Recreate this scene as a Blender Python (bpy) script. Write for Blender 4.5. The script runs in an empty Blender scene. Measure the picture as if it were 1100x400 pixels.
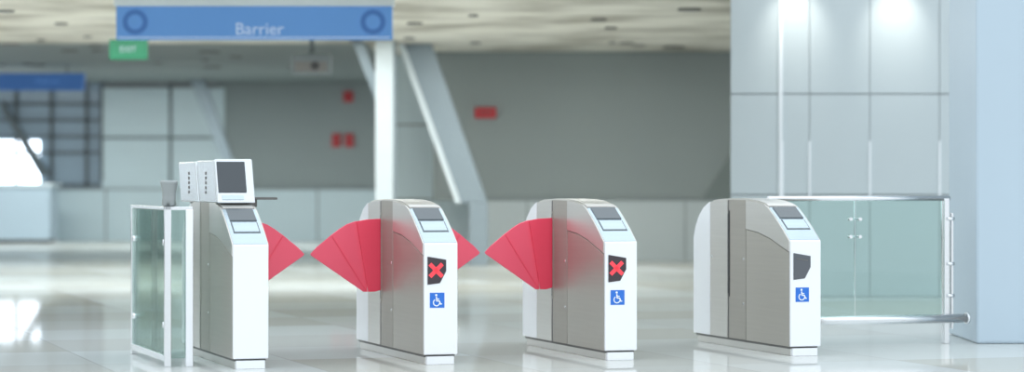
import bpy, bmesh, math, random
from mathutils import Vector, Matrix
random.seed(4)
scene = bpy.context.scene
scene.view_settings.view_transform = 'Standard'
COL = scene.collection

# ------------------------------------------------------------------ materials
def lin(c):
    r = []
    for v in c:
        v = v / 255.0
        r.append(v / 12.92 if v <= 0.04045 else ((v + 0.055) / 1.055) ** 2.4)
    return (r[0], r[1], r[2], 1.0)

def newmat(name):
    m = bpy.data.materials.new(name); m.use_nodes = True
    nt = m.node_tree
    return m, nt, nt.nodes['Principled BSDF']

def mat(name, c, rough=0.5, metal=0.0, var=0.05, scale=3.0, emit=None, es=0.0, coat=0.0):
    m, nt, b = newmat(name)
    base = lin(c)
    tc = nt.nodes.new('ShaderNodeTexCoord')
    no = nt.nodes.new('ShaderNodeTexNoise'); no.inputs['Scale'].default_value = scale
    no.inputs['Detail'].default_value = 4
    nt.links.new(tc.outputs['Object'], no.inputs['Vector'])
    mx = nt.nodes.new('ShaderNodeMix'); mx.data_type = 'RGBA'
    mx.inputs[6].default_value = tuple(max(0, v * (1 - var)) for v in base[:3]) + (1,)
    mx.inputs[7].default_value = tuple(min(1, v * (1 + var)) for v in base[:3]) + (1,)
    nt.links.new(no.outputs['Fac'], mx.inputs[0])
    nt.links.new(mx.outputs[2], b.inputs['Base Color'])
    b.inputs['Roughness'].default_value = rough
    b.inputs['Metallic'].default_value = metal
    b.inputs['Coat Weight'].default_value = coat
    if emit:
        b.inputs['Emission Color'].default_value = lin(emit)
        b.inputs['Emission Strength'].default_value = es
    return m

def brushed(name, c, rough=0.3, metal=1.0, stretch=(1.5, 1.5, 60)):
    m, nt, b = newmat(name)
    tc = nt.nodes.new('ShaderNodeTexCoord')
    mp = nt.nodes.new('ShaderNodeMapping'); mp.inputs['Scale'].default_value = stretch
    no = nt.nodes.new('ShaderNodeTexNoise'); no.inputs['Scale'].default_value = 1.0
    no.inputs['Detail'].default_value = 2
    nt.links.new(tc.outputs['Object'], mp.inputs['Vector'])
    nt.links.new(mp.outputs['Vector'], no.inputs['Vector'])
    base = lin(c)
    mx = nt.nodes.new('ShaderNodeMix'); mx.data_type = 'RGBA'
    mx.inputs[6].default_value = tuple(v * .94 for v in base[:3]) + (1,)
    mx.inputs[7].default_value = tuple(min(1, v * 1.06) for v in base[:3]) + (1,)
    nt.links.new(no.outputs['Fac'], mx.inputs[0])
    nt.links.new(mx.outputs[2], b.inputs['Base Color'])
    b.inputs['Roughness'].default_value = rough
    b.inputs['Metallic'].default_value = metal
    b.inputs['Anisotropic'].default_value = 0.4
    return m

def glassmat(name, c, rmin=0.06):
    m = bpy.data.materials.new(name); m.use_nodes = True
    nt = m.node_tree; nt.nodes.clear()
    out = nt.nodes.new('ShaderNodeOutputMaterial')
    tr = nt.nodes.new('ShaderNodeBsdfTransparent'); tr.inputs['Color'].default_value = lin(c)
    gl = nt.nodes.new('ShaderNodeBsdfGlossy'); gl.inputs['Roughness'].default_value = 0.03
    gl.inputs['Color'].default_value = (0.85, 0.95, 0.92, 1)
    lw = nt.nodes.new('ShaderNodeLayerWeight'); lw.inputs['Blend'].default_value = 0.25
    mr = nt.nodes.new('ShaderNodeMapRange')
    mr.inputs['To Min'].default_value = rmin; mr.inputs['To Max'].default_value = 0.5
    nt.links.new(lw.outputs['Fresnel'], mr.inputs['Value'])
    mx = nt.nodes.new('ShaderNodeMixShader')
    nt.links.new(mr.outputs['Result'], mx.inputs['Fac'])
    nt.links.new(tr.outputs[0], mx.inputs[1]); nt.links.new(gl.outputs[0], mx.inputs[2])
    nt.links.new(mx.outputs[0], out.inputs['Surface'])
    return m

M_white = mat('satin_steel_bright', (240, 243, 246), 0.32, 0.45, 0.02, 2, coat=0.2)
M_steel = brushed('brushed_steel_warm', (172, 168, 160), 0.42, 0.6)
M_steelf = brushed('brushed_steel_front', (182, 178, 170), 0.36, 0.75)
M_steel2 = brushed('brushed_steel_light', (208, 206, 201), 0.30, 0.85)
M_cap = brushed('cap_steel_cool', (190, 204, 212), 0.25)
M_pol = mat('polished_steel', (225, 228, 230), 0.2, 0.9, 0.02)
M_term = mat('terminal_silver', (212, 217, 220), 0.25, 0.85, 0.02)
M_dark = mat('dark_gap', (40, 42, 44), 0.5)
M_seam = mat('seam_grey', (100, 100, 98), 0.5)
M_urn = mat('urn_grey', (150, 156, 156), 0.3, 0.5)
M_glassblk = mat('reader_glass_dark', (62, 74, 80), 0.12, 0.0, 0.1, 6, coat=0.6)
M_screen = mat('screen_black', (50, 58, 64), 0.18, coat=0.5)
M_disp = mat('display_black', (58, 50, 56), 0.25)
M_dispoff = mat('display_off', (88, 92, 98), 0.25)
M_redx = mat('red_led', (240, 60, 72), 0.4, emit=(240, 60, 72), es=0.5)
M_reds = mat('alarm_glass', (150, 30, 36), 0.3)
M_flap = mat('red_flap', (243, 66, 94), 0.4, 0, 0.04, 3, coat=0.2)
M_flap2 = mat('red_flap_outer', (246, 86, 112), 0.4, 0, 0.04, 3, coat=0.2)
M_blue = mat('sign_blue', (34, 110, 205), 0.4)
M_signw = mat('sign_white', (240, 244, 250), 0.5)
M_signp = mat('sign_pale_lettering', (200, 218, 240), 0.5, emit=(200, 218, 240), es=0.15)
M_glass = glassmat('railing_glass_green', (232, 243, 241))
M_glassd = glassmat('barrier_glass_dark', (226, 236, 233))

def floor_mat():
    m = bpy.data.materials.new('polished_floor_tiles'); m.use_nodes = True
    nt = m.node_tree; nt.nodes.clear()
    N = nt.nodes.new; L = nt.links.new
    out = N('ShaderNodeOutputMaterial')
    tc = N('ShaderNodeTexCoord'); mp = N('ShaderNodeMapping')
    mp.inputs['Rotation'].default_value = (0, 0, -math.radians(18))
    L(tc.outputs['Object'], mp.inputs['Vector'])
    br = N('ShaderNodeTexBrick'); br.offset = 0.0
    br.inputs['Scale'].default_value = 1.0
    br.inputs['Brick Width'].default_value = 1.2; br.inputs['Row Height'].default_value = 1.2
    br.inputs['Mortar Size'].default_value = 0.005
    br.inputs['Color1'].default_value = lin((228, 233, 232))
    br.inputs['Color2'].default_value = lin((204, 204, 194))
    br.inputs['Mortar'].default_value = lin((196, 197, 192))
    L(mp.outputs['Vector'], br.inputs['Vector'])
    df = N('ShaderNodeBsdfDiffuse'); L(br.outputs['Color'], df.inputs['Color'])
    gl = N('ShaderNodeBsdfGlossy'); gl.inputs['Roughness'].default_value = 0.04
    ms = N('ShaderNodeMixShader'); ms.inputs[0].default_value = 0.52
    L(df.outputs[0], ms.inputs[1]); L(gl.outputs[0], ms.inputs[2]); L(ms.outputs[0], out.inputs['Surface'])
    return m
M_floor = floor_mat()

def ceil_mat():
    m, nt, b = newmat('weathered_ceiling')
    N = nt.nodes.new; L = nt.links.new
    tc = N('ShaderNodeTexCoord')
    no = N('ShaderNodeTexNoise'); no.inputs['Scale'].default_value = 0.7; no.inputs['Detail'].default_value = 5
    L(tc.outputs['Object'], no.inputs['Vector'])
    cr = N('ShaderNodeValToRGB')
    cr.color_ramp.elements[0].position = 0.34; cr.color_ramp.elements[0].color = lin((168, 164, 150))
    cr.color_ramp.elements[1].position = 0.58; cr.color_ramp.elements[1].color = lin((228, 226, 214))
    L(no.outputs['Fac'], cr.inputs['Fac'])
    L(cr.outputs['Color'], b.inputs['Base Color'])
    b.inputs['Roughness'].default_value = 0.8
    return m
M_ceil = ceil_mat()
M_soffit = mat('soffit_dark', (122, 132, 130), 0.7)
M_wallB = mat('wall_olive', (142, 151, 150), 0.6, var=0.08, scale=0.6)
M_wallBl = mat('wall_base_grey', (184, 193, 194), 0.45, var=0.05, scale=0.5)
M_panel = mat('wall_panel_light', (196, 212, 216), 0.3, var=0.05, scale=0.5)
M_wallR = mat('wall_panel_right', (192, 202, 204), 0.35, var=0.05, scale=0.6)
M_jointhi = mat('joint_highlight', (235, 240, 242), 0.3)
M_jointd = mat('joint_dark', (140, 148, 150), 0.5)
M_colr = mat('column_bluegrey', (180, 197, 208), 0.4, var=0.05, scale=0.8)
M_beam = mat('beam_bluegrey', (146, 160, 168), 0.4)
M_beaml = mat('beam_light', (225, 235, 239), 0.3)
M_window = mat('window_daylight', (220, 232, 240), 0.2, emit=(225, 236, 248), es=5)
M_bayglow = mat('bay_glow_soft', (220, 232, 240), 0.2, emit=(228, 238, 246), es=1.5)  # glow of the added out-of-view bays, brightens the gate sides
M_windim = mat('window_dim', (120, 138, 148), 0.15, emit=(120, 140, 155), es=0.3)
M_frame = mat('window_frame', (96, 106, 110), 0.4)
M_walld = mat('reflection_wall_dark', (110, 112, 108), 0.6)
M_hsign = mat('lit_sign_blue', (80, 125, 180), 0.5, emit=(86, 136, 192), es=0.45)
M_hsignd = mat('lit_sign_blue_dark', (60, 105, 165), 0.5, emit=(60, 105, 170), es=0.3)
M_green = mat('exit_green', (8, 105, 72), 0.5)
M_red = mat('alarm_red', (185, 30, 40), 0.4)
M_lamp = mat('lamp_lens', (250, 250, 245), 0.3, emit=(255, 250, 235), es=6)

# ------------------------------------------------------------------ mesh helpers
def link(ob, parent=None):
    COL.objects.link(ob)
    if parent is not None: ob.parent = parent
    return ob

def empty(name, loc=(0, 0, 0), rz=0.0):
    e = bpy.data.objects.new(name, None); e.empty_display_size = 0.1
    e.location = loc; e.rotation_euler = (0, 0, rz)
    return link(e)

def finish(name, bm, m, parent, bevel, smooth=False):
    bmesh.ops.recalc_face_normals(bm, faces=bm.faces)
    me = bpy.data.meshes.new(name); bm.to_mesh(me); bm.free()
    mats = m if isinstance(m, (list, tuple)) else [m]
    for q in mats: me.materials.append(q)
    if smooth:
        for p in me.polygons: p.use_smooth = True
    ob = bpy.data.objects.new(name, me); link(ob, parent)
    if bevel:
        md = ob.modifiers.new('bevel', 'BEVEL'); md.width = bevel; md.segments = 2
        md.limit_method = 'ANGLE'; md.angle_limit = math.radians(40)
    return ob

def add_prism(bm, pts, d0, d1, axes):
    def mk(p, d):
        v = [0, 0, 0]; v[axes[0]] = p[0]; v[axes[1]] = p[1]; v[axes[2]] = d
        return bm.verts.new(v)
    A = [mk(p, d0) for p in pts]; B = [mk(p, d1) for p in pts]
    n = len(pts)
    bm.faces.new(A); bm.faces.new(B[::-1])
    for i in range(n):
        bm.faces.new((A[i], B[i], B[(i + 1) % n], A[(i + 1) % n]))

def prism(name, pts, d0, d1, axes, m, parent=None, bevel=0.0):
    bm = bmesh.new(); add_prism(bm, pts, d0, d1, axes)
    return finish(name, bm, m, parent, bevel)

def boxes(name, lst, m, parent=None, bevel=0.0):
    bm = bmesh.new()
    for (x0, x1, y0, y1, z0, z1) in lst:
        add_prism(bm, [(x0, y0), (x1, y0), (x1, y1), (x0, y1)], z0, z1, (0, 1, 2))
    return finish(name, bm, m, parent, bevel)

def box(name, x0, x1, y0, y1, z0, z1, m, parent=None, bevel=0.0):
    return boxes(name, [(x0, x1, y0, y1, z0, z1)], m, parent, bevel)

def tube(name, p0, p1, r, m, parent=None, seg=20):
    p0 = Vector(p0); p1 = Vector(p1); d = p1 - p0
    bm = bmesh.new()
    q = Vector((0, 0, 1)).rotation_difference(d.normalized()).to_matrix().to_4x4()
    bmesh.ops.create_cone(bm, cap_ends=True, segments=seg, radius1=r, radius2=r, depth=d.length,
                          matrix=Matrix.Translation((p0 + p1) / 2) @ q)
    ob = finish(name, bm, m, parent, 0)
    for p in ob.data.polygons:
        if len(p.vertices) == 4: p.use_smooth = True
    return ob

def lathe(name, prof, m, parent=None, loc=(0, 0, 0), seg=28):
    bm = bmesh.new(); rings = []
    for r, z in prof:
        rings.append([bm.verts.new((loc[0] + r * math.cos(2 * math.pi * i / seg), loc[1] + r * math.sin(2 * math.pi * i / seg), loc[2] + z)) for i in range(seg)])
    for a, b in zip(rings, rings[1:]):
        for i in range(seg):
            bm.faces.new((a[i], a[(i + 1) % seg], b[(i + 1) % seg], b[i]))
    bm.faces.new(rings[0][::-1]); bm.faces.new(rings[-1])
    ob = finish(name, bm, m, parent, 0)
    for p in ob.data.polygons:
        if len(p.vertices) == 4: p.use_smooth = True
    return ob

def strips(name, segs, y0, y1, m, parent):
    bm = bmesh.new()
    for (p, q, w) in segs:
        p = Vector(p); q = Vector(q); d = (q - p).normalized(); n = Vector((-d.y, d.x)) * w / 2
        add_prism(bm, [p + n, q + n, q - n, p - n], y0, y1, (0, 2, 1))
    return finish(name, bm, m, parent, 0)

# ------------------------------------------------------------------ ticket gate
TH = math.radians(18)
L = 1.62; W = 0.215
TOP = [(0.0, 0.74), (0.10, 0.81), (0.22, 0.885), (0.33, 0.945), (0.40, 0.968), (0.52, 0.985), (0.68, 0.995),
       (0.95, 0.998), (1.20, 0.990), (1.34, 0.975), (1.45, 0.935), (1.54, 0.87), (1.60, 0.79), (L, 0.74)]
def topz(y):
    for (a, za), (b, zb) in zip(TOP, TOP[1:]):
        if a <= y <= b: return za + (zb - za) * (y - a) / (b - a)
    return TOP[-1][1]
def upper(y0, y1, dz=0.0):
    pts = [(y0, topz(y0) + dz)] + [(y, z + dz) for y, z in TOP if y0 < y < y1] + [(y1, topz(y1) + dz)]
    return pts

def wheelchair(parent, cx, cz, s, y):
    box('access_sign_plate', cx - s * .5, cx + s * .5, y - 0.003, y, cz - s * .5, cz + s * .5, M_blue, parent)
    y1 = y - 0.003; y0 = y - 0.0045
    P = lambda u, v: (cx + u * s, cz + v * s)
    segs = [(P(-.06, .22), P(-.03, -.06), .09 * s), (P(-.05, .08), P(.14, .08), .06 * s),
            (P(-.06, -.04), P(.16, -.04), .08 * s), (P(.14, -.04), P(.24, -.28), .08 * s), (P(.22, -.27), P(.33, -.24), .06 * s)]
    for i in range(9):
        a0 = math.radians(120 + i * 25); a1 = math.radians(120 + (i + 1) * 25 + 3)
        segs.append((P(-.05 + .22 * math.cos(a0), -.15 + .22 * math.sin(a0)), P(-.05 + .22 * math.cos(a1), -.15 + .22 * math.sin(a1)), .065 * s))
    strips('access_sign_figure', segs, y0, y1, M_signw, parent)
    hp = [P(-.07 + .075 * math.cos(k * math.pi / 6), .34 + .075 * math.sin(k * math.pi / 6)) for k in range(12)]
    prism('access_sign_head', hp, y0, y1, (0, 2, 1), M_signw, parent)

def flap(parent, side, x):
    pieces = [('flap_inner', [(-0.02, .42), (-0.02, .876), (0.0, .876), (.09, .872), (.16, .86), (.083, .404), (.04, .404)], 1.000, M_flap),
              ('flap_outer', [(.083, .404), (.14, .862), (.165, .86), (.22, .842), (.27, .812), (.325, .772), (.37, .735), (.42, .695), (.462, .652), (.455, .64), (.11, .404)], 1.014, M_flap2)]
    for n, pts, y, m in pieces:
        prism(n + ('_l' if side < 0 else '_r'), [(x + side * u, z) for u, z in pts], y, y + .012, (0, 2, 1), m, parent, 0.003)
    sg = [(Vector((x + side * .095, .41)), Vector((x + side * .322, .768)), .005)]
    strips('flap_rib' + ('_l' if side < 0 else '_r'), sg, 1.010, 1.014, M_flap, parent)

def gate(X, Y, left=False, right=False, display=None, sign=True):
    g = empty('ticket_gate', (X, Y, 0), TH)
    box('plinth', 0.018, W - 0.018, 0.03, L - 0.03, 0.0, 0.05, M_steel2, g, 0.003)
    box('plinth_shadow_gap', 0.010, W - 0.010, 0.02, L - 0.02, 0.045, 0.062, M_seam, g)
    core = [(0.006, 0.06)] + [(max(.006, min(L - .006, y)), z - 0.004) for y, z in TOP] + [(L - 0.006, 0.06)]
    prism('cabinet_core', core, 0.006, W - 0.006, (1, 2, 0), M_seam, g, 0.004)
    for s, (xa, xb) in (('l', (0.0, 0.010)), ('r', (W - 0.010, W))):
        prism('rear_end_cheek_' + s, [(1.33, 0.06)] + upper(1.33, L) + [(L, 0.06)], xa, xb, (1, 2, 0), M_white, g, 0.003)
        prism('side_panel_mid_' + s, [(1.02, 0.06)] + upper(1.02, 1.322, -.003) + [(1.322, 0.06)], xa, xb, (1, 2, 0), M_steel2, g, 0.002)
        prism('side_panel_slot_' + s, [(0.706, 0.06)] + upper(0.706, 0.99, -.003) + [(0.99, 0.06)], xa, xb, (1, 2, 0), M_steel, g, 0.002)
        prism('side_panel_front_' + s, [(0.012, 0.06), (0.012, 0.662), (.3, .742), (.50, .779), (0.698, 0.796), (0.698, 0.06)], xa, xb, (1, 2, 0), M_steelf, g, 0.002)
        xo = (-0.004, 0.010) if s == 'l' else (W - 0.010, W + 0.004)
        prism('head_cheek_' + s, [(0.004, 0.668), (.3, .748), (.50, .784), (0.698, 0.80)] + upper(0.004, 0.698)[::-1], xo[0], xo[1], (1, 2, 0), M_steel2, g, 0.004)
        xd = (0.002, 0.008) if s == 'l' else (W - 0.008, W - 0.002)
        box('flap_slot_' + s, xd[0], xd[1], 0.99, 1.02, 0.36, 0.90, M_dark, g)
        xq = (-0.003, 0.004) if s == 'l' else (W - 0.004, W + 0.003)
        box('slot_trim_' + s, xq[0], xq[1], 0.975, 0.989, 0.34, 0.92, M_dark if not (left or right) else M_steel, g)
    prism('front_end_plate', [(0.0, 0.06), (W, 0.06), (W, 0.742), (0.0, 0.742)], -0.014, 0.008, (0, 2, 1), M_white, g, 0.008)
    prism('rear_end_plate', [(0.0, 0.06), (W, 0.06), (W, 0.74), (0.0, 0.74)], L - 0.008, L + 0.012, (0, 2, 1), M_white, g, 0.008)
    box('front_plate_foot', 0.02, W - 0.02, -0.004, 0.03, 0.0, 0.05, M_white, g, 0.003)
    def slope(name, y0, y1, x0, x1, m, lift):
        a = (y0, topz(y0)); b = (y1, topz(y1))
        prism(name, [(a[0], a[1] - .004), (b[0], b[1] - .004), (b[0], b[1] + lift), (a[0], a[1] + lift)], x0, x1, (1, 2, 0), m, g, 0.002)
    slope('head_slope_low', 0.004, 0.10, 0.004, W - 0.004, M_cap, 0.004)
    slope('head_slope_mid', 0.10, 0.22, 0.004, W - 0.004, M_cap, 0.004)
    slope('head_slope_top', 0.22, 0.33, 0.004, W - 0.004, M_cap, 0.004)
    slope('reader_window', 0.20, 0.325, 0.025, W - 0.025, M_glassblk, 0.012)
    slope('card_target', 0.09, 0.19, 0.025, W - 0.025, M_glassblk, 0.007)
    slope('card_pad', 0.10, 0.182, 0.032, W - 0.032, M_cap, 0.011)
    prism('top_lid', upper(.36, 1.3, .006) + upper(.36, 1.3, -.006)[::-1], 0.012, W - 0.012, (1, 2, 0), M_steel2, g, 0.002)
    for yy, zz in ((0.74, 0.60), (0.74, 0.30), (1.29, 0.60)):
        tube('panel_lock', (-0.002, yy, zz), (0.004, yy, zz), 0.008, M_pol, g)
    if display:
        sh = [(.022, .660), (.140, .640), (.140, .570), (.100, .497), (.022, .488)]
        prism('direction_display', sh, -0.020, -0.014, (0, 2, 1), M_disp if display == 'x' else M_dispoff, g, 0.002)
        if display == 'x':
            strips('red_cross_symbol', [((.036, .614), (.114, .538), .024), ((.036, .538), (.114, .614), .024)], -0.0225, -0.020, M_redx, g)
        else:
            strips('display_glare_strip', [((.040, .625), (.120, .612), .006)], -0.0215, -0.020, M_seam, g)
    if sign:
        wheelchair(g, 0.083, 0.393, 0.092, -0.014)
    if left: flap(g, -1, 0.0)
    if right: flap(g, 1, W)
    return g

g1 = gate(-1.661, 15.15, right=True, sign=False)
g2 = gate(-0.540, 15.515, left=True, right=True, display='x')
g3 = gate(0.575, 15.884, left=True, display='x')
g4 = gate(1.772, 16.27, display='off')

# ticket terminal modules on top of the first gate
t = g1
def term(y0, y1, z0, z1, lf, lr, nm, m, e=0.0):
    prism(nm, [(y0 - lf, z0), (y0, z1), (y1, z1), (y1 - lr, z0)], -0.008 - e, W + 0.008 + e, (1, 2, 0), m, t, 0.008)
term(0.54, 1.08, 0.985, 1.25, 0.10, 0.10, 'terminal_housing_front', M_term)
term(1.08, 1.13, 0.985, 1.235, 0.10, 0.10, 'terminal_housing_gap', M_seam, -.012)
term(1.13, 1.72, 0.985, 1.245, 0.10, 0.10, 'terminal_housing_rear', M_term)
term(0.50, 0.535, 0.985, 1.256, 0.10, 0.10, 'terminal_front_bezel', M_term, .002)
box('terminal_bracket', 0.03, W - 0.03, 0.5, 1.5, 0.975, 0.99, M_seam, t)
def face_poly(nm, x0, x1, f0, f1, off, th, m):
    a = (.40 + .10 * f0, .985 + .268 * f0); b = (.40 + .10 * f1, .985 + .268 * f1)
    prism(nm, [(a[0] - off - th, a[1]), (b[0] - off - th, b[1]), (b[0], b[1]), (a[0], a[1])], x0, x1, (1, 2, 0), m, t, 0.002)
face_poly('terminal_screen', 0.0, W - 0.040, .25, .95, 0.002, 0.006, M_screen)
face_poly('terminal_keypad', 0.02, W - 0.06, .08, .18, 0.001, 0.004, M_cap)
boxes('terminal_side_label', [(-0.010, -0.0085, 1.32, 1.36, 1.04 + k * .03, 1.058 + k * .03) for k in range(5)], M_seam, t)
boxes('terminal_side_label_front', [(-0.010, -0.0085, .76, .80, 1.04 + k * .03, 1.058 + k * .03) for k in range(5)], M_seam, t)
box('side_shelf', W, W + 0.17, 0.50, 0.62, 1.005, 1.02, M_seam, t, 0.003)
box('side_shelf_bracket', W - .02, W + 0.05, 0.54, 0.58, 0.96, 1.005, M_seam, t, 0.002)

# ------------------------------------------------------------------ left glass enclosure beside first gate
lb = empty('glass_barrier', (-2.076, 15.35, 0), TH)
def post(nm, x, y, h, w, p, m=M_pol):
    box(nm, x - w / 2, x + w / 2, y - w / 2, y + w / 2, 0, h, m, p, 0.004)
post('post_front_left', 0, 0, 0.95, 0.04, lb)
post('post_front_right', 0.13, 0, 0.95, 0.045, lb, M_white)
post('post_rear', 0, 1.2, 0.95, 0.04, lb)
post('post_rear_right', 0.13, 1.2, 0.95, 0.04, lb)
box('top_rail_side', -0.02, 0.02, -0.02, 1.22, 0.945, 0.965, M_pol, lb, 0.003)
box('top_rail_front', -0.02, 0.15, -0.02, 0.02, 0.945, 0.965, M_pol, lb, 0.003)
box('bottom_rail_side', -0.02, 0.02, 0.0, 1.2, 0.03, 0.07, M_pol, lb, 0.003)
box('glass_side', -0.006, 0.006, 0.02, 1.18, 0.07, 0.945, M_glassd, lb)
box('glass_front', 0.02, 0.11, -0.006, 0.006, 0.05, 0.945, M_glassd, lb)
for z in (.25, .75):
    for y in (.06, 1.14):
        tube('glass_clamp', (-0.02, y, z), (0.02, y, z), 0.018, M_pol, lb)
lathe('counter_urn', [(.03, 0), (.045, .01), (.04, .05), (.042, .09), (.052, .14), (.055, .15), (.045, .16)], M_urn, lb, (0.02, .06, .965))

# ------------------------------------------------------------------ right railing
rr = empty('glass_railing', (1.70, 17.12, 0), TH)
RL = 1.35
tube('top_rail', (0.02, 0, 1.0), (RL + .03, 0, 1.0), 0.018, M_pol, rr)
tube('guard_rail', (0.02, -0.06, 0.175), (RL + .14, -0.06, 0.175), 0.030, M_pol, rr)
tube('guard_rail_flange', (RL + .125, -0.06, 0.175), (RL + .14, -0.06, 0.175), 0.04, M_pol, rr)
box('glass_panel_near', 0.03, 0.66, -0.006, 0.006, 0.16, 0.985, M_glass, rr)
box('glass_panel_far', 0.672, RL - .03, -0.006, 0.006, 0.16, 0.985, M_glass, rr)
box('post_end', RL - .02, RL + .02, -0.025, 0.025, 0, 1.0, M_pol, rr, 0.004)
box('post_end_outer', RL + .035, RL + .055, -0.02, 0.02, 0.1, 0.9, M_pol, rr, 0.004)
box('post_start', 0.03, 0.06, -0.02, 0.02, 0, 1.0, M_pol, rr, 0.004)
for z in (.33, .55, .86):
    tube('post_clamp', (RL + .0, -0.03, z), (RL + .05, -0.03, z), 0.012, M_pol, rr)
for z in (.74, .86):
    tube('glass_disc', (0.63, -0.015, z), (0.63, 0.015, z), 0.012, M_pol, rr)
    tube('glass_disc', (0.70, -0.015, z), (0.70, 0.015, z), 0.012, M_pol, rr)
    tube('spider_arm', (0.63, 0.015, z), (0.70, 0.015, z), 0.006, M_pol, rr)

# ------------------------------------------------------------------ room shell
box('floor', -22, 12, -6, 60, -0.1, 0.0, M_floor)
CZ = 2.92
prism('ceiling', [(-22, 19.5), (2.09, 19.5), (2.09, 25.2), (7, 25.2), (7, 42), (-1.9, 42), (-1.9, 33.5), (-22, 33.5)], CZ, CZ + .3, (0, 1, 2), M_ceil)
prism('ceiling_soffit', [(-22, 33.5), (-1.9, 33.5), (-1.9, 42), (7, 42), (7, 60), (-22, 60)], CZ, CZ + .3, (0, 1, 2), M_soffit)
bm = bmesh.new()
for i in range(60):
    x = random.uniform(-8, 3.2); y = random.uniform(25.3, 41); r = random.uniform(.05, .17)
    vs = [(x + r * math.cos(k * math.pi / 8), y + r * math.sin(k * math.pi / 8)) for k in range(16)]
    add_prism(bm, vs, CZ - 0.02, CZ + .01, (0, 1, 2))
finish('ceiling_recesses', bm, M_seam, None, 0)

CW = CZ - .005
wb = empty('wall_back', (0, 35.5, 0))
box('upper_wall', -1.1, 5.2, 0, 0.3, 0.84, CW, M_wallB, wb)
box('base_panels', -0.6, 5.2, -0.05, 0.3, 0, 0.84, M_wallBl, wb)
boxes('base_joints', [(x, x + .02, -.055, -.05, 0, .84) for x in (.2, 1.3, 2.4, 3.5)] + [(-.6, 5.2, -.06, -.05, .83, .85)], M_jointd, wb)
boxes('upper_joints', [(x, x + .015, -.005, 0, .86, CW) for x in (.55, 1.75)], M_jointd, wb)
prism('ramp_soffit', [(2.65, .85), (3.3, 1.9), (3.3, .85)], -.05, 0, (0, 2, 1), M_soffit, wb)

wl = empty('wall_back_left', (0, 47, 0))
box('upper_wall_dark', -5.45, 3, 0, .3, .95, CW, M_wallB, wl)
box('base_wall', -8.4, 3, -.06, .3, 0, .95, M_panel, wl)
boxes('base_joints', [(x, x + .03, -.07, -.06, 0, .95) for x in (-7.5, -6.2, -4.9, -3.6, -2.3)] + [(-8.4, 3, -.08, -.06, .94, .97)], M_jointd, wl)
box('light_panels', -7.56, -5.3, -.05, .3, .97, CZ - .1, M_panel, wl)
boxes('panel_joints', [(-6.32, -6.27, -.07, -.05, .97, CW), (-7.56, -5.3, -.07, -.05, 1.88, 1.92), (-7.6, -7.54, -.08, 0, 1.1, CW)], M_frame, wl)

mp_ = empty('wall_middle', (0, 36.5, 0))
box('middle_panels', -1.75, -0.2, 0, .2, 0, CW, M_panel, mp_)
boxes('middle_joints', [(-1.75, -0.2, -.01, 0, .83, .86), (-1.75, -.2, -.01, 0, 1.9, 1.93)], M_jointd, mp_)

# unseen left wall, added so glowing bays and dark piers band the gate steel
wsd = empty('reflection_wall_left', (-13.2, 0, 0))
box('sill', -.3, 0, 22, 47, 0, .5, M_walld, wsd)
box('lintel', -.3, 0, 22, 47, 2.6, CW, M_walld, wsd)
boxes('piers', [(-.3, 0.02, y, y + 1.6, .5, 2.6) for y in (22, 26.5, 31, 35.5, 40, 44.5)], M_walld, wsd)
boxes('glow_bays', [(-.2, -.15, y, y + 2.9, .5, 2.6) for y in (23.6, 28.1, 32.6, 37.1, 41.6)], M_bayglow, wsd)

wn = empty('window_1', (0, 47.2, 0))
box('pane_dim', -13, -7.56, 0, .05, .97, CW, M_windim, wn)
box('pane_bright', -13, -8.75, -.05, 0, 1.05, 1.85, M_window, wn)
boxes('mullions', [(x, x + .06, -.12, -.02, .97, CW) for x in (-9.2, -8.55, -7.9)] + [(-13, -7.56, -.12, -.02, z, z + .05) for z in (1.0, 1.6, 1.9, 2.2, 2.5)], M_frame, wn)
prism('stair_stringer', [(-9.4, 2.6), (-9.4, 2.4), (-8.7, 1.2), (-8.5, 1.2)], -.3, -.15, (0, 2, 1), M_frame, wn)
ic = empty('information_counter', (-9.2, 45.2, 0))
box('counter_body', -3, 1.0, 0, .8, 0.06, 1.0, M_colr, ic, .01)
box('counter_top', -3.05, 1.05, -.05, .85, 1.0, 1.06, M_beaml, ic, .01)
box('counter_kick', -2.95, .95, .05, .75, 0, .06, M_seam, ic)

sc = empty('slanted_column', (0, 33.5, 0))
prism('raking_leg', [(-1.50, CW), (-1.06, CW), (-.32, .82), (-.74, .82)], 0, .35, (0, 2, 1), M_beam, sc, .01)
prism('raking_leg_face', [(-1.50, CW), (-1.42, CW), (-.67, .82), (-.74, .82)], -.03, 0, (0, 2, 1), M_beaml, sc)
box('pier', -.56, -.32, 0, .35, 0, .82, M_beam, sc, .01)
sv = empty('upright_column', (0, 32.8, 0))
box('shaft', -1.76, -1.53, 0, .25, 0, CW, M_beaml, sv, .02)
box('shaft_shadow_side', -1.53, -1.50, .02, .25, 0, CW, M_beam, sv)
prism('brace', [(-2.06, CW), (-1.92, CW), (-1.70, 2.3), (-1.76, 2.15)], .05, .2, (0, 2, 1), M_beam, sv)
s3 = empty('slanted_column', (0, 45.5, 0))
prism('raking_leg', [(-5.75, CW), (-5.5, CW), (-4.95, 1.35), (-5.12, 1.35)], 0, .2, (0, 2, 1), M_beam, s3, .01)
prism('raking_leg_foot', [(-5.12, 1.35), (-4.95, 1.35), (-4.6, 0), (-4.8, 0)], 0, .2, (0, 2, 1), M_beam, s3, .01)

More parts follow.
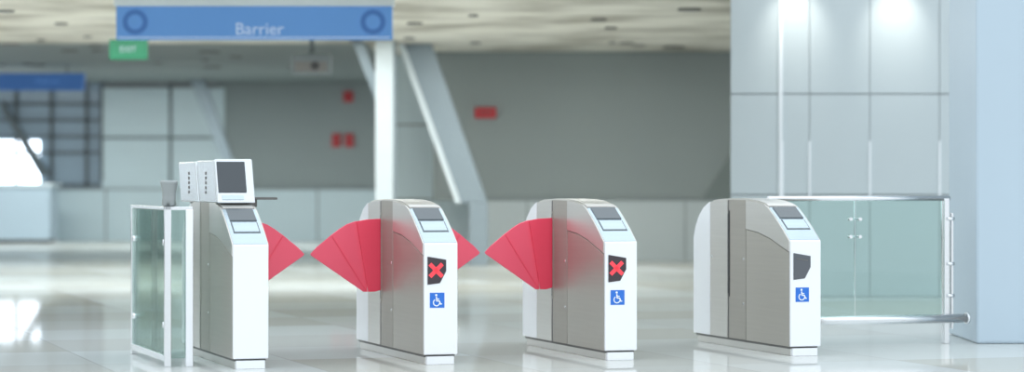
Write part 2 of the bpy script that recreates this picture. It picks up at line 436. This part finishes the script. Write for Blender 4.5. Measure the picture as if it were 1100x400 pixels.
# right wall + near column
wr = empty('wall_right', (0, 24.5, 0))
prism('wall_body', [(2.10, 0), (9, 0), (9, 9), (4.2, 9), (2.16, .3)], 0, 3.6, (0, 1, 2), M_jointd, wr)
XS = [2.10, 2.60, 2.86, 3.44, 4.11, 4.8, 5.5]
zs = [(0.0, .98), (.985, 1.95), (1.955, 3.6)]
pl = []
for i in range(len(XS) - 1):
    for z0, z1 in zs:
        pl.append((XS[i] + .003, XS[i + 1] - .003, -.02, 0, z0 + .003, z1 - .003))
boxes('cladding_panels', pl, M_wallR, wr, .003)
boxes('joint_glints', [(x - .010, x + .010, -.03, -.0, .95, 1.5) for x in (2.60, 2.86, 3.44, 4.11)] + [(2.565, 2.6, -.04, 0, 0, 3.6)], M_jointhi, wr)  # pale strips stand in for highlights along the cladding joints
box('column_right', 3.19, 6.5, 17.5, 18.6, 0, 3.6, M_colr, None, .02)

for i, x in enumerate((2.72, 3.68)):
    sp = empty('spotlight_fixture', (x, 24.0, 3.2))
    lathe('housing', [(.04, .16), (.07, .14), (.075, 0.0), (.06, -.01)], M_seam, sp)
    lathe('lens', [(.055, -.012), (.055, -.02), (.01, -.022)], M_lamp, sp)
    box('arm', -.015, .015, 0, .5, .06, .09, M_seam, sp)
    ld = bpy.data.lights.new('spot_lamp', 'SPOT'); ld.energy = 26; ld.spot_size = 1.1; ld.spot_blend = 1; ld.shadow_soft_size = .06
    ld.color = (1, .97, .9)
    lo = bpy.data.objects.new('spot_lamp', ld); link(lo, sp); lo.location = (0, 0, -.06); lo.rotation_euler = (math.radians(42), 0, 0)

# signs
def text(parent, s, size, loc, m):
    cu = bpy.data.curves.new('lettering', 'FONT'); cu.body = s; cu.size = size; cu.extrude = .002
    cu.align_x = 'CENTER'; cu.align_y = 'CENTER'
    o = bpy.data.objects.new('lettering', cu); cu.materials.append(m); link(o, parent)
    o.location = loc; o.rotation_euler = (math.radians(90), 0, 0)
hs = empty('hanging_sign', (-2.43, 24, 2.615))
box('sign_panel', -1.30, 1.30, 0, .12, -.165, .15, M_hsign, hs, .006)
box('sign_housing', -1.32, 1.32, -.01, .13, .15, .22, M_beaml, hs, .006)
box('sign_border', -1.28, 1.28, -.004, 0, -.15, -.14, M_signp, hs)
text(hs, 'Barrier', .16, (0.05, -.006, -.07), M_signp)
for x in (-1.12, 1.12):
    pp = [(x + .12 * math.cos(k * math.pi / 10), .12 * math.sin(k * math.pi / 10)) for k in range(20)]
    prism('sign_roundel', pp, -.006, 0, (0, 2, 1), M_hsignd, hs)
    pq = [(x + .07 * math.cos(k * math.pi / 10), .07 * math.sin(k * math.pi / 10)) for k in range(20)]
    prism('sign_roundel_inner', pq, -.01, -.006, (0, 2, 1), M_hsign, hs)
    tube('hanger_rod', (x, .06, .2), (x, .06, CZ - 2.615), .012, M_seam, hs)
es = empty('exit_sign', (-4.22, 28, 2.56))
box('exit_panel', -.21, .21, 0, .08, -.11, .11, M_green, es, .01)
text(es, 'EXIT', .09, (0, -.004, 0), M_beam)
tube('hanger_rod', (0, .04, .1), (0, .04, CZ - 2.56), .01, M_seam, es)
h2 = empty('hanging_sign', (-7.6, 40, 2.67))
box('sign_panel', -.9, .88, 0, .12, -.14, .13, M_hsignd, h2, .006)
text(h2, 'Platform', .10, (.3, -.004, 0), M_hsign)
for x in (-.6, .6):
    tube('hanger_rod', (x, .06, .1), (x, .06, CZ - 2.67), .012, M_seam, h2)
cm = empty('ceiling_projector', (-2.37, 30, 2.5))
box('projector_body', -.23, .23, 0, .3, -.13, .12, M_frame, cm, .03)
box('projector_face', -.19, .19, -.01, 0, -.10, .02, M_seam, cm)
tube('projector_mount', (0, .15, .1), (0, .15, CZ - 2.5), .03, M_frame, cm)
tube('projector_lens', (0.05, -.02, -.03), (0.05, 0, -.03), .05, M_dark, cm)
def alarm(x, y, z, w, h):
    a = empty('fire_alarm', (x, y, z))
    box('alarm_body', -w / 2, w / 2, -.06, 0, -h / 2, h / 2, M_red, a, .01)
    box('alarm_plate', -w / 2 * .6, w / 2 * .6, -.065, -.06, -h / 2 * .4, h / 2 * .4, M_reds, a)
    return a
alarm(-.37, 35.5, 2.06, .30, .15)
alarm(-3.02, 47, 2.66, .18, .20)
alarm(-3.24, 47, 1.85, .16, .24); alarm(-3.0, 47, 1.85, .16, .24)

# ------------------------------------------------------------------ light
w = bpy.data.worlds.new('hall_daylight'); scene.world = w; w.use_nodes = True
nt = w.node_tree; bg = nt.nodes['Background']
tc = nt.nodes.new('ShaderNodeTexCoord'); sx = nt.nodes.new('ShaderNodeSeparateXYZ')
nt.links.new(tc.outputs['Generated'], sx.inputs[0])
crn = nt.nodes.new('ShaderNodeValToRGB')
crn.color_ramp.elements[0].position = 0.0; crn.color_ramp.elements[0].color = (0.65, 0.69, 0.73, 1)
crn.color_ramp.elements[1].position = 0.6; crn.color_ramp.elements[1].color = (0.90, 0.98, 1.05, 1)
nt.links.new(sx.outputs['Z'], crn.inputs['Fac']); nt.links.new(crn.outputs['Color'], bg.inputs['Color'])
bg.inputs['Strength'].default_value = 1.65

def area(name, loc, sx_, sy_, e, col=(1, 1, 1), rot=(0, 0, 0)):
    ld = bpy.data.lights.new(name, 'AREA'); ld.shape = 'RECTANGLE'; ld.size = sx_; ld.size_y = sy_; ld.energy = e; ld.color = col
    o = bpy.data.objects.new(name, ld); link(o); o.location = loc; o.rotation_euler = rot
area('fill_light', (-6, 27, 2.88), 8, 1, 210, (.97, 1, .99))  # added fill lights without fixtures, to brighten the back of the hall
area('fill_light', (-0.7, 27, 2.88), 4, 1, 120, (.97, 1, .99))
area('fill_light', (-6, 32, 2.88), 8, 1, 150, (.97, 1, .99))
area('fill_light', (1, 32, 2.88), 4, 1, 90, (.97, 1, .99))
area('fill_light', (-6, 43, 2.88), 9, 1, 270, (.93, 1, 1))

# ------------------------------------------------------------------ camera
cd = bpy.data.cameras.new('camera'); co = bpy.data.objects.new('camera', cd); link(co)
co.location = (0, 0, 1.13); co.rotation_euler = (math.radians(90), 0, 0)
cd.sensor_width = 36; cd.lens = 2736 / 1100 * 36; cd.shift_y = -7 / 1100
cd.dof.use_dof = True; cd.dof.focus_distance = 16.0; cd.dof.aperture_fstop = 1.2
cd.clip_end = 200
scene.camera = co
